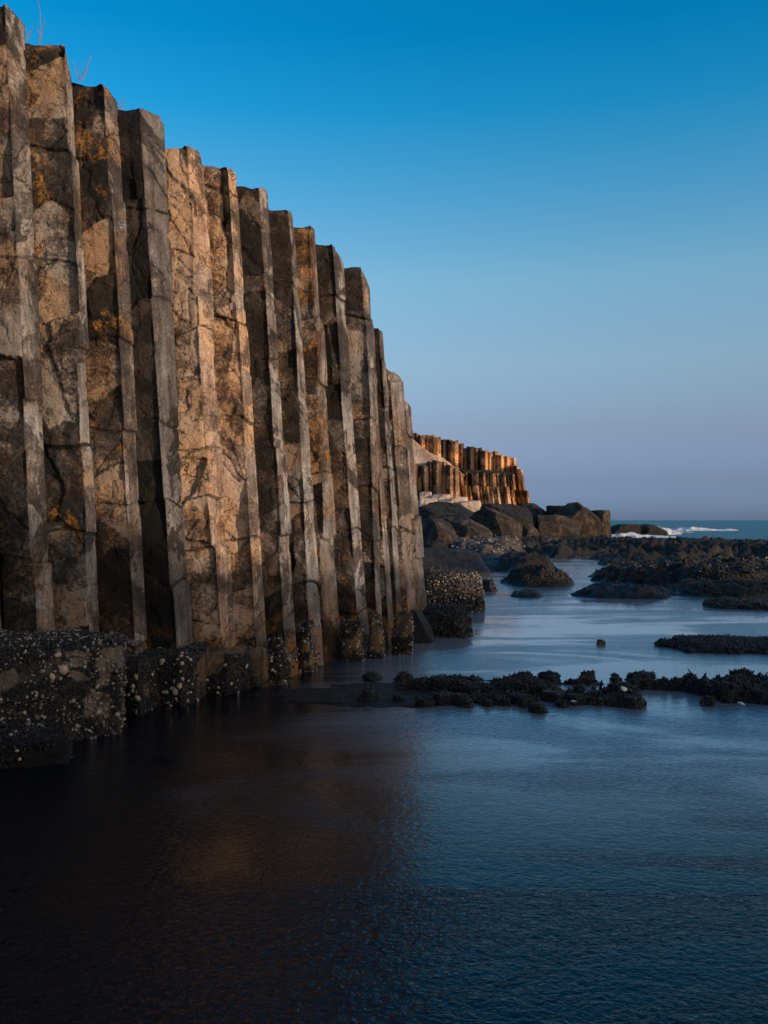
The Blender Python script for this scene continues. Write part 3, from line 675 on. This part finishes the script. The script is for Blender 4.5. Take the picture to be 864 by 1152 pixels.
e8 = R('sparse left half of the nearest mussel bar, its shells in separate tufts', 405, 640, 800, 768, .085, M_reef, seed=57, s=.014, edge=.5, drop=.3, world=(-.5, 2.7, 7.45, 9.0), rough=1.3, power=5, mask=tufts)
crust('mussel_crust', e8, 'mussel', 4200, (.022, .045), M_mussel, 110, filt=lambda P, N: (P[:, 2] > .02), lift=.3, tiltr=1.5)
rc = random.Random(12)
for i in range(58):
    x = rc.uniform(-.25, 4.3); row = rc.choice((8.78, 8.3, 7.85, 7.6)); y = row + rc.uniform(-.13, .13) + .08 * math.sin(2.3 * x + row)
    if abs(x - 2.62) < .34 and abs(y - 7.98) < .3: continue
    sz = rc.uniform(.035, .078)
    o = boulder('mussel_clump', (x, y, .01 + sz * .3), (sz * rc.uniform(.9, 1.7), sz * rc.uniform(.8, 1.2), sz * rc.uniform(.6, .95)), M_reef, seed=600 + i, n=10, planes=5, p=20, rough=.08, rot=rc.uniform(0, 3))
    tag(o, 'knobbly black clump of mussels, one of many scattered along the nearest mussel bar', 'mussel clump', 'mussel clumps scattered along the nearest bar')
    crust('mussel_crust', o, 'mussel', int(60 + sz * 900), (.020, .042), M_mussel if i % 3 else M_mussel_brown, 620 + i, lift=.2, tiltr=1.3)
apr = reef('rock_shelf', 250, 640, 802, 776, .018, M_slab, seed=58, s=.025, edge=.3, drop=.55, world=(-1.45, 1.5, 7.45, 8.7), rough=.2)
tag(apr, 'thin dark rock shelf barely above the water between the ledge and the nearest mussel bar', 'rock shelf')
st = boulder('rock', (X_at(676, 11.4), 11.4, .02), (.055, .05, .05), M_ledge, seed=61, n=14); tag(st, 'single fist-sized stone alone in the calm pool', 'rock')
# pale shells lying on the bar
def clam(px, py, z, s, lab, sd):
    d = D_at(py, z); pv, pq = PROTO['limpet']
    q = [f if f[2] != f[3] else f[:3] for f in pq]
    V = pv * s * np.array([1.2, 1., .8]); V[:, 2] += V[:, 0] * .25
    V = V + fbm(V * 40, 2, sd)[:, None] * s * .06
    o = mesh_obj('seashell', V, q, M_white, smooth=True); o.location = (X_at(px, d), d, z); tag(o, lab, 'seashell')
    o.rotation_euler = (.5, .2, sd)
clam(702, 775, .15, .065, 'biggest white shell, lying on top of the nearest mussel bar', 1)
clam(834, 792, .14, .06, 'white shell on the nearest mussel bar near the right edge', 2)
clam(645, 789, .14, .04, 'small lilac-white shell on the nearest mussel bar, above its left pool', 3)

# ------------------------------------------------------------------ the far headland
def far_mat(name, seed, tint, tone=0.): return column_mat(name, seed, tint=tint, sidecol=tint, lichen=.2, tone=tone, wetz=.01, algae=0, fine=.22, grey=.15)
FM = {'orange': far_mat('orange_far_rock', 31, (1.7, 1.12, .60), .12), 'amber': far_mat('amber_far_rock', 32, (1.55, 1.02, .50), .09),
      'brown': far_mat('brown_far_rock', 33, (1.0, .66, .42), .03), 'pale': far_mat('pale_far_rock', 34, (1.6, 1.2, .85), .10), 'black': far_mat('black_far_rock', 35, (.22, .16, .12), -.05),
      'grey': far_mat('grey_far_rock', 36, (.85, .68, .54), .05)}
def far_col(xa, xb, yt, yb, d, tone, lab, grp, seed, dx=0., lean=0., ang=None):
    r = random.Random(seed); zt = Z_at(yt, d); zb = Z_at(yb, d) - .3
    xl_, xr_ = X_at(xa, d) - .03, X_at(xb, d) + .03; wd_ = xr_ - xl_; k = r.uniform(.38, .66)
    P = [(xl_, d + r.uniform(.10, .34)), (xl_ + wd_ * k, d - r.uniform(.05, .2)), (xr_, d + r.uniform(.15, .40)), (xr_ + .05, d + 1.5), (xl_ - .05, d + 1.5)]
    B = [(p[0] + r.uniform(-.03, .03), p[1]) for p in P]; T = [(p[0] - lean, p[1] + .05) for p in P]
    o = column('basalt_column', B, T, [zt + r.uniform(-.14, .10) for _ in P], FM[tone], z0=zb, res=.08, resz=.12, nf=(0, 1, 2), chip=.22, seed=seed, fine=.22, offs=.02, backres=.12, arris=.12)
    tag(o, lab, 'basalt column', grp); return o
ORD = ['first', 'second', 'third', 'fourth', 'fifth', 'sixth', 'seventh', 'eighth', 'ninth', 'tenth', 'eleventh', 'twelfth', 'thirteenth', 'fourteenth', 'fifteenth', 'sixteenth', 'seventeenth', 'eighteenth', 'nineteenth', 'twentieth']
up = [(461, 466, 486, 'black'), (466, 469.5, 487, 'brown'), (469.5, 474, 489, 'orange'), (474, 477, 489.5, 'orange'), (477, 482, 489, 'brown'), (482.5, 489, 489.5, 'orange'), (489, 496, 491, 'orange'), (496, 503.5, 494, 'black'),
      (503.5, 508, 494.5, 'orange'), (508, 515, 495.5, 'orange'), (516, 521.5, 500, 'brown'), (522, 527, 503, 'pale'), (527, 533, 502, 'black'), (533, 537.5, 503.5, 'brown'),
      (537.5, 542, 504, 'black'), (542.5, 548, 506.5, 'amber'), (548.5, 554, 508, 'amber'), (554, 560.5, 508, 'amber'), (561, 567, 511.5, 'amber'), (567, 573.5, 513, 'amber'), (573.5, 580, 515, 'orange')]
ORD.append('last')
for i, (a, b, yt, tn) in enumerate(up):
    yb = 538 if a > 515 else 540
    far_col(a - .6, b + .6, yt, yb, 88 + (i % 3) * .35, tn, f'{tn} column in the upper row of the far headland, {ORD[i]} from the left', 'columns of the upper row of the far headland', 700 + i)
lo = [(517, 522, 531.5, 'pale'), (523, 528, 531.8, 'amber'), (528, 534, 532, 'black'), (534.5, 541, 531.5, 'orange'), (541, 547, 532, 'brown'), (547, 553, 532, 'brown'), (553, 558.5, 532, 'pale'), (559, 565, 532, 'pale'), (565, 570, 533, 'brown'), (570, 575.5, 534, 'pale'), (575.5, 580, 533, 'amber')]
for i, (a, b, yt, tn) in enumerate(lo):
    dl = (i - 3) * -.02
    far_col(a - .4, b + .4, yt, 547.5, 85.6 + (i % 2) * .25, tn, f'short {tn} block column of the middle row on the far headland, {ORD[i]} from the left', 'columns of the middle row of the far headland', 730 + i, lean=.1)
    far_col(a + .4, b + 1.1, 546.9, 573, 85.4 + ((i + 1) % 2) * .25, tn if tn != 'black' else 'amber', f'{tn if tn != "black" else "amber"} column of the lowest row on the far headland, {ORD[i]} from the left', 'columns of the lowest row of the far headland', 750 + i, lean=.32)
gl = [(463, 470, 524, 'grey'), (470, 475, 523, 'brown'), (475, 482, 524, 'grey'), (482, 487.5, 519, 'grey'), (487.5, 497, 518.5, 'grey'), (497, 503, 520, 'pale'), (503, 509, 523, 'pale'), (509, 516, 526, 'pale')]
for i, (a, b, yt, tn) in enumerate(gl):
    far_col(a - .3, b + .3, yt, 566, 83.6 + (i % 2) * .3, tn, f'weathered {tn} column below the pale slope of the far headland, {ORD[i]} from the left', 'weathered columns below the pale slope', 770 + i)
for i, (a, b, yt, ln) in enumerate([(583, 589, 523, .55), (587.5, 593, 528, .5), (591.5, 596.5, 551, .25)]):
    far_col(a + 1, b + 1, yt, 573, 87 - i * .4, 'amber', ['tall leaning amber column at the seaward end of the far headland', 'amber column sloping down the seaward end, outside the tall leaning one', 'short orange stub at the very seaward tip of the far headland'][i], 'leaning columns at the tip of the far headland', 790 + i, lean=ln)
# pale slope between the rows
def wedge(name, pts, d, thick, mat, lab, cat, seed, slope=0.):
    """thick rock sheet with the given outline (picture points at distance d), leaning back."""
    P = np.array([(X_at(x, d), Z_at(y, d)) for x, y in pts]); c = P.mean(0); V = []; Q = []
    n = len(P); rings = []
    for dy, s in ((0, .9), (.12, 1.), (thick, 1.)):
        for (x, z) in P:
            V.append((c[0] + (x - c[0]) * s, d + dy + (z - P[:, 1].min()) * slope, c[1] + (z - c[1]) * s))
    V.append((c[0], d - .25 + (c[1] - P[:, 1].min()) * slope, c[1])); ce = 3 * n
    Q = [(ce, (i + 1) % n, i) for i in range(n)]
    for k in (0, 1): Q += [(k * n + i, k * n + (i + 1) % n, (k + 1) * n + (i + 1) % n, (k + 1) * n + i) for i in range(n)]
    Q.append(tuple(range(2 * n, 3 * n)))
    import bmesh
    me = bpy.data.meshes.new(name); me.from_pydata(V, [], Q)
    bm = bmesh.new(); bm.from_mesh(me); bmesh.ops.recalc_face_normals(bm, faces=bm.faces)
    bmesh.ops.triangulate(bm, faces=bm.faces); bmesh.ops.subdivide_edges(bm, edges=bm.edges, cuts=5, use_grid_fill=True)
    co = np.array([v.co[:] for v in bm.verts]); nz = fbm(co * .8, 4, seed) * .28
    for v, q in zip(bm.verts, nz): v.co.y += q
    bm.to_mesh(me); bm.free(); me.materials.append(mat)
    o = bpy.data.objects.new(name, me); COL.objects.link(o); tag(o, lab, cat); return o
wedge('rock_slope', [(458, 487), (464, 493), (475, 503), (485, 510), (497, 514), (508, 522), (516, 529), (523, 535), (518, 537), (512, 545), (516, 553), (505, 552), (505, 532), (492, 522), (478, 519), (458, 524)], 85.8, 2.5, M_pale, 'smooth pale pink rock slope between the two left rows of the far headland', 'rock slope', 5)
wedge('rock_ledge', [(512, 526), (530, 529), (548, 528.5), (566, 530), (578, 533), (566, 533.5), (540, 533), (522, 533)], 86.0, 2.5, M_black, 'dark overgrown ledge between the upper and middle rows of the far headland', 'rock ledge', 6)
for i, (a, b, yt, yb, d) in enumerate([(466, 492, 560, 575, 79), (484, 506, 556, 568, 81), (500, 528, 559, 573, 80), (518, 542, 563, 577, 79), (472, 486, 553, 562, 82), (494, 512, 564, 576, 77)]):
    o = boulder_px('slab', a, b, yt, yb, d, M_pale, seed=80 + i, n=20, planes=6, rough=.03, depth=1.)
    tag(o, ['pale flat slab at the left foot of the far headland', 'pale slab behind two others under the weathered columns', 'broad pale slab in the middle of the fallen slabs', 'pale slab at the right end of the fallen slabs, pointing down to the right', 'small pale slab lying highest, against the weathered columns', 'low pale slab showing just above the black boulders'][i], 'rock slab', 'pale fallen slabs at the foot of the far headland')

# ------------------------------------------------------------------ terrain
def terrain(name, outline_fn, x0, x1, y0, y1, s, mat, seed, lab):
    nx, ny = int((x1 - x0) / s) + 1, int((y1 - y0) / s) + 1
    gx, gy = np.meshgrid(np.linspace(x0, x1, nx), np.linspace(y0, y1, ny), indexing='ij')
    h = outline_fn(gx, gy)
    V = np.stack([gx, gy, h], -1).reshape(-1, 3); idx = np.arange(nx * ny).reshape(nx, ny)
    Q = np.stack([idx[:-1, :-1], idx[1:, :-1], idx[1:, 1:], idx[:-1, 1:]], -1)
    k = (h[:-1, :-1] > -.9) | (h[1:, 1:] > -.9)
    o = mesh_obj(name, V, Q[k], mat, smooth=True); tag(o, lab, None, None, 'structure'); return o
# wall line: where the near columns stand, and on to the headland
wl = [(-60., -9.), (0., -7.2), (5., -4.9), (6.7, -3.7), (7.6, -3.0), (8.6, -2.2), (9.6, -1.55), (10.8, -.9), (11.8, -.55), (12.6, -.35), (16, -1.2), (30, -4.0), (60, -4.5), (78, -3.), (86, 1.0), (88.6, 1.0), (89.2, 12.2), (94, 13.), (110, 11), (140, 6), (180, -5), (260, -60)]
wy = np.array([a for a, b in wl]); wx = np.array([b for a, b in wl])
tops_y = np.array([-60, 0, 5.5, 6.5, 7.6, 9, 10.5, 11.3, 12.2, 13, 20, 60, 86, 88.8, 89.4, 93, 105, 140, 260.])
tops_z = np.array([6, 6, 5.9, 5.3, 4.6, 4.0, 3.4, 2.7, 2.1, 2.0, 3.0, 5, 6.0, 6.5, 7.5, 7.6, 7, 5, 5.])
def bluff(x, y):
    dist = np.interp(y, wy, wx) - x + fbm(np.stack([x / 4, y / 4, x * 0], -1), 3, 77) * .25 * (y > 13)
    top = np.interp(y, tops_y, tops_z)
    # seaward end of the far headland comes down with its columns
    top = np.where(y > 87, top * (1 - .30 * sst(2, 13, x)), top)
    h = top * sst(.0, .55, dist) - 1.2 * (1 - sst(-.3, .0, dist))
    return h + (dist > .5) * (fbm(np.stack([x / 3, y / 3, x * 0], -1), 5, 78) * .25 + sst(1, 40, dist) * 2.5) - (dist < 0) * .5
terrain('coastal_bluff', bluff, -14, 1.5, -4, 30, .22, M_earth, 1, 'brown earth bluff behind the near wall of columns')
def bl2(x, y): return bluff(x, y) - .15 * (y < 31)
terrain('far_bluff', bl2, -60, 16, 29, 190, 1.2, M_earth, 1, 'low brown bluff running back to the far headland')
# unseen hill added behind the camera, crest shaped to shade pool and wall foot
SUN_AZ, SUN_EL = math.radians(58), math.radians(7.5)
tosun = np.array([math.sin(SUN_AZ), -math.cos(SUN_AZ)])
perp = np.array([tosun[1], -tosun[0]])
def hill(x, y):
    u = x * tosun[0] + y * tosun[1]; v = x * perp[0] + y * perp[1]
    crest = 5.29 + np.interp(v, [-60, -15, -12.2, -10.5, -6.4, -5.6, -4.5, 10], [.0, .1, .75, .8, 1.0, 1.4, 1.7, 2.2])
    crest = crest + fbm(np.stack([v / 1.1, v * 0, v * 0], -1), 5, 6, .6) * .75
    return crest * np.exp(-(((u - 28) / 5.0) ** 2)) * (1 - sst(17, 32, np.abs(v + 3))) - .8
terrain('shade_hill', hill, -10, 60, -50, 18, .3, M_earth, 2, 'dark unseen hill added behind the viewer to shade the pool and wall foot')

# ------------------------------------------------------------------ sea
def water_mat():
    t = NT('sea_water'); P = t.geo.outputs['Position']
    t.b.inputs['Base Color'].default_value = (.0025, .006, .009, 1)
    t.b.inputs['IOR'].default_value = 1.34
    t.b.inputs['Specular IOR Level'].default_value = .5
    sep = t.n('ShaderNodeSeparateXYZ'); t.l(P, sep.inputs[0]); Y = sep.outputs[1]; Xs = sep.outputs[0]
    patch = t.noise(t.mapping(P, scale=(.22, .62, 1), rot=(0, 0, .13)), 1., 4, .6, 1.1)
    rip = t.noise(t.mapping(P, scale=(1.05, 1.3, 1), rot=(0, 0, .35)), 26, 3, .6, .6)
    rip2 = t.noise(t.mapping(P, scale=(.9, 1.35, 1), rot=(0, 0, -.3)), 8, 3, .55, .4)
    sw = t.noise(t.mapping(P, scale=(.55, 1.0, 1), rot=(0, 0, -.34)), 1.5, 4, .55, 1.4)
    # open sea chop beyond the reefs
    chop = t.noise(t.mapping(P, scale=(.25, .8, 1)), 1.1, 5, .65, .3)
    far = t.rng(Y, 40., 75.)
    calm = t.rng(patch, .42, .58)                                   # 0 calm, 1 rippled
    near = t.rng(Y, 12.5, 8.0)                                      # foreground pool always rippled
    calm = t.math('ADD', t.math('MULTIPLY', calm, .8), t.math('ADD', .10, t.math('MULTIPLY', near, .35)))
    h = t.math('MULTIPLY', t.math('MULTIPLY', t.math('SUBTRACT', rip, .5), .0075), calm)
    h = t.math('ADD', h, t.math('MULTIPLY', t.math('MULTIPLY', t.math('SUBTRACT', rip2, .5), .0075), calm))
    h = t.math('ADD', h, t.math('MULTIPLY', sw, .0045))
    h = t.math('ADD', h, t.math('MULTIPLY', t.math('MULTIPLY', t.math('SUBTRACT', chop, .5), 1.1), far))
    t.put(t.b.inputs['Normal'], t.bump(h, 1., 1.))
    t.put(t.b.inputs['Roughness'], t.math('ADD', .05, t.math('MULTIPLY', far, .3)))
    # green-blue of the open sea
    shal_sheen = t.math('MULTIPLY', t.rng(Y, 3.7, 7.6), t.rng(Y, 62., 42.))   # shallow sand in mid-pool, with reflected sky brightness also painted into its pale colour
    shal_sheen = t.math('MULTIPLY', shal_sheen, t.rng(t.math('ADD', Xs, t.math('MULTIPLY', t.math('SUBTRACT', patch, .5), 3.)), -.8, .9))
    bc = t.mix(shal_sheen, (.0012, .004, .009), t.mix(calm, (.50, .54, .60), (.30, .38, .46)))
    caps = t.math('MULTIPLY', t.rng(t.noise(t.mapping(P, scale=(.05, .16, 1), rot=(0, 0, .05)), 1., 6, .72, .5), .60, .66), t.rng(Y, 75., 95.))
    seac = t.mix(t.noise(t.mapping(P, scale=(.02, .09, 1)), 1., 5, .65), (.005, .09, .13), (.018, .19, .24))
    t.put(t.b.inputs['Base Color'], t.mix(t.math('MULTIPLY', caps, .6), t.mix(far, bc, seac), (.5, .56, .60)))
    t.put(t.b.inputs['Metallic'], t.math('MULTIPLY', shal_sheen, .55))  # extra mirror share added so the pool returns more sky
    t.put(t.b.inputs['IOR'], t.math('ADD', 1.34, t.math('MULTIPLY', shal_sheen, .2)))
    return t.m
V = []; Q = []
rad = 6000; ang = 64
V = [(0, 0, 0)] + [(rad * math.cos(2 * math.pi * i / ang), rad * math.sin(2 * math.pi * i / ang), 0) for i in range(ang)]
Q = [(0, 1 + i, 1 + (i + 1) % ang) for i in range(ang)]
tag(mesh_obj('sea', V, Q, water_mat()), 'dark blue water of the pool and the sea', None, None, 'structure')
V2 = [(v[0] * 1.02, v[1] * 1.02, -2.) for v in V]
tag(mesh_obj('seabed', V2, Q, M_earth), 'sea bed', None, None, 'structure')
# foam of the breaking wave
def foam_mat():
    t = NT('sea_foam'); n = t.noise(t.pos, 1.2, 6, .7)
    t.put(t.b.inputs['Base Color'], t.mix(n, (.45, .5, .55), (.8, .82, .84))); t.b.inputs['Roughness'].default_value = .8
    t.put(t.b.inputs['Normal'], t.bump(n, .3)); return t.m
M_foam = foam_mat()
for i, wd_ in enumerate([(23, 34, 96, 101), (29, 40, 112, 118), (19, 28, 80, 84), (40, 54, 130, 138), (33, 42, 74, 76)]):
    o = reef('breaking_wave', 0, 0, 0, 0, [.95, .7, .45, .5, .3][i], M_foam, seed=90 + i, s=.12, edge=1.0, drop=.7, rough=.3, world=wd_, under=-.1)
    tag(o, ['white foam of the wave breaking just behind the low black rocks in the sea', 'second line of white foam on the open sea', 'thin white foam before the low black rocks', 'far faint line of foam', 'thin foam line near the right edge'][i], 'breaking wave', 'breaking waves on the open sea')

# ------------------------------------------------------------------ dry weeds on the column tops
def weed(pts_list, d, lab, rad=.0035):
    """stems given as picture polylines at distance d."""
    V = []; Q = []; x0 = X_at(pts_list[0][0][0], d); z0 = Z_at(pts_list[0][0][1], d)
    for k, pts in enumerate(pts_list):
        W = [(X_at(x, d) - x0, .03 * math.sin(i * 1.3 + k), Z_at(y, d) - z0) for i, (x, y) in enumerate(pts)]
        b = len(V)
        for i, w in enumerate(W):
            r = rad * (1 - .7 * i / len(W))
            for a in range(4): V.append((w[0] + r * math.cos(a * math.pi / 2), w[1] + r * math.sin(a * math.pi / 2), w[2]))
        for i in range(len(W) - 1):
            for a in range(4): Q.append((b + i * 4 + a, b + i * 4 + (a + 1) % 4, b + i * 4 + 4 + (a + 1) % 4, b + i * 4 + 4 + a))
    o = mesh_obj('dry_weed', V, Q, M_weed); o.location = (x0, d, z0); tag(o, lab, 'weed', 'dry weeds on the column tops')
weed([[(44, 50), (44, 30), (44.5, 14), (44, 2)], [(44, 47), (46, 36), (50, 28), (52, 22)], [(44, 40), (42, 32)]], 7.45, 'tall straight dry stalk on the second column')
weed([[(28, 48), (31, 38), (36, 30), (41, 26)], [(29, 44), (32, 42), (34, 36)], [(31, 40), (29, 32)]], 7.4, 'short bent dry weed in the gap between the first two columns')
weed([[(88, 92), (93, 80), (98, 70), (103, 62)], [(90, 90), (88, 82), (88, 74)], [(92, 84), (97, 78), (104, 67)], [(89, 90), (86, 84), (84, 70)], [(94, 92), (99, 80)]], 7.75, 'bushy sprig of dry weed on the third column')
weed([[(135, 124), (136, 116), (138, 109)], [(135, 124), (138, 117), (140, 112)], [(135, 122), (134, 114)]], 8.05, 'tiny dry sprig on the left corner of the black column')

# ------------------------------------------------------------------ light, sky, camera
w = bpy.data.worlds.new('World'); S.world = w; w.use_nodes = True
nt = w.node_tree; nt.nodes.clear()
sky = nt.nodes.new('ShaderNodeTexSky'); sky.sky_type = 'NISHITA'; sky.sun_disc = False
sky.sun_elevation = SUN_EL; sky.sun_rotation = math.pi - SUN_AZ      # measured clockwise from +Y
sky.air_density = 1.; sky.dust_density = .6; sky.ozone_density = 2.5
bg = nt.nodes.new('ShaderNodeBackground'); out = nt.nodes.new('ShaderNodeOutputWorld')
tc = nt.nodes.new('ShaderNodeTexCoord'); sx = nt.nodes.new('ShaderNodeSeparateXYZ'); rp = nt.nodes.new('ShaderNodeValToRGB')
nt.links.new(tc.outputs['Generated'], sx.inputs[0]); nt.links.new(sx.outputs[2], rp.inputs[0])
SKY = [(0., (.8, .8, .8)), (.12, (.8, .8, .8)), (.3, (.8, .8, .8)), (.5, (.8, .8, .8)), (1., (.8, .8, .8))]
SKY = [(0.0, (0.73, 1.20, 3.6)), (0.0094, (0.73, 1.20, 3.6)), (0.0425, (0.82, 1.02, 2.3)), (0.0987, (1.38, 1.26, 1.78)), (0.1721, (2.12, 1.97, 2.06)), (0.2599, (2.1, 2.50, 2.45)), (0.3417, (1.019, 2.402, 2.661)), (0.4164, (0.199, 2.241, 2.804)), (0.4804, (0.02, 1.987, 2.716)), (1.0, (0.15, 1.59, 2.444))]
e = rp.color_ramp.elements
while len(e) < len(SKY): e.new(.5)
for el, (p, c) in zip(e, SKY): el.position = p; el.color = (*c, 1)
mx = nt.nodes.new('ShaderNodeMix'); mx.data_type = 'RGBA'; mx.blend_type = 'MULTIPLY'; mx.inputs[0].default_value = 1
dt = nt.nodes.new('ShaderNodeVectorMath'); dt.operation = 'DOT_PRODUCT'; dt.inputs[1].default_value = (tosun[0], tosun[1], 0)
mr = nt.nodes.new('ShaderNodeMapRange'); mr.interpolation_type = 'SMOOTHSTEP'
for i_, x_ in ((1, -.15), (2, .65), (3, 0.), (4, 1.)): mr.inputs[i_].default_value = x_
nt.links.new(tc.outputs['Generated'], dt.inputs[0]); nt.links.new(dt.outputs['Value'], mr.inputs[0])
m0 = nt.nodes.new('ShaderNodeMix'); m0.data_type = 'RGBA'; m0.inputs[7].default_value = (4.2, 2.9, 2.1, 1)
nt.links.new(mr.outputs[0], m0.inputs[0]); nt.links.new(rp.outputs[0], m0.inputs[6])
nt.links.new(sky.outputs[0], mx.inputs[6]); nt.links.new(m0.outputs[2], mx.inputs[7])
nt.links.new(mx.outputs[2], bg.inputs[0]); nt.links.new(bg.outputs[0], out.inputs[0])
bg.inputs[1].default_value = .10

ld = bpy.data.lights.new('sun', 'SUN'); ld.energy = 3.2; ld.angle = math.radians(.6); ld.color = (1., .77, .56)
lo_ = bpy.data.objects.new('sun', ld); COL.objects.link(lo_)
dv = Vector((tosun[0] * math.cos(SUN_EL), tosun[1] * math.cos(SUN_EL), math.sin(SUN_EL)))
lo_.rotation_euler = dv.to_track_quat('Z', 'Y').to_euler(); lo_.location = (10, -20, 12)

cd = bpy.data.cameras.new('camera'); cam = bpy.data.objects.new('camera', cd); COL.objects.link(cam); S.camera = cam
cam.location = (0, 0, EYE); cam.rotation_euler = (math.pi / 2, 0, 0)
cd.sensor_fit = 'VERTICAL'; cd.sensor_height = 36; cd.lens = 36 * F / 1152; cd.shift_y = 9 / 1152; cd.clip_start = .1; cd.clip_end = 20000

S.view_settings.view_transform = 'Standard'; S.view_settings.look = 'None'; S.view_settings.gamma = 1; S.view_settings.exposure = 0.
S.render.engine = 'CYCLES'; S.cycles.use_denoising = True; S.cycles.max_bounces = 6; S.cycles.sample_clamp_indirect = 4
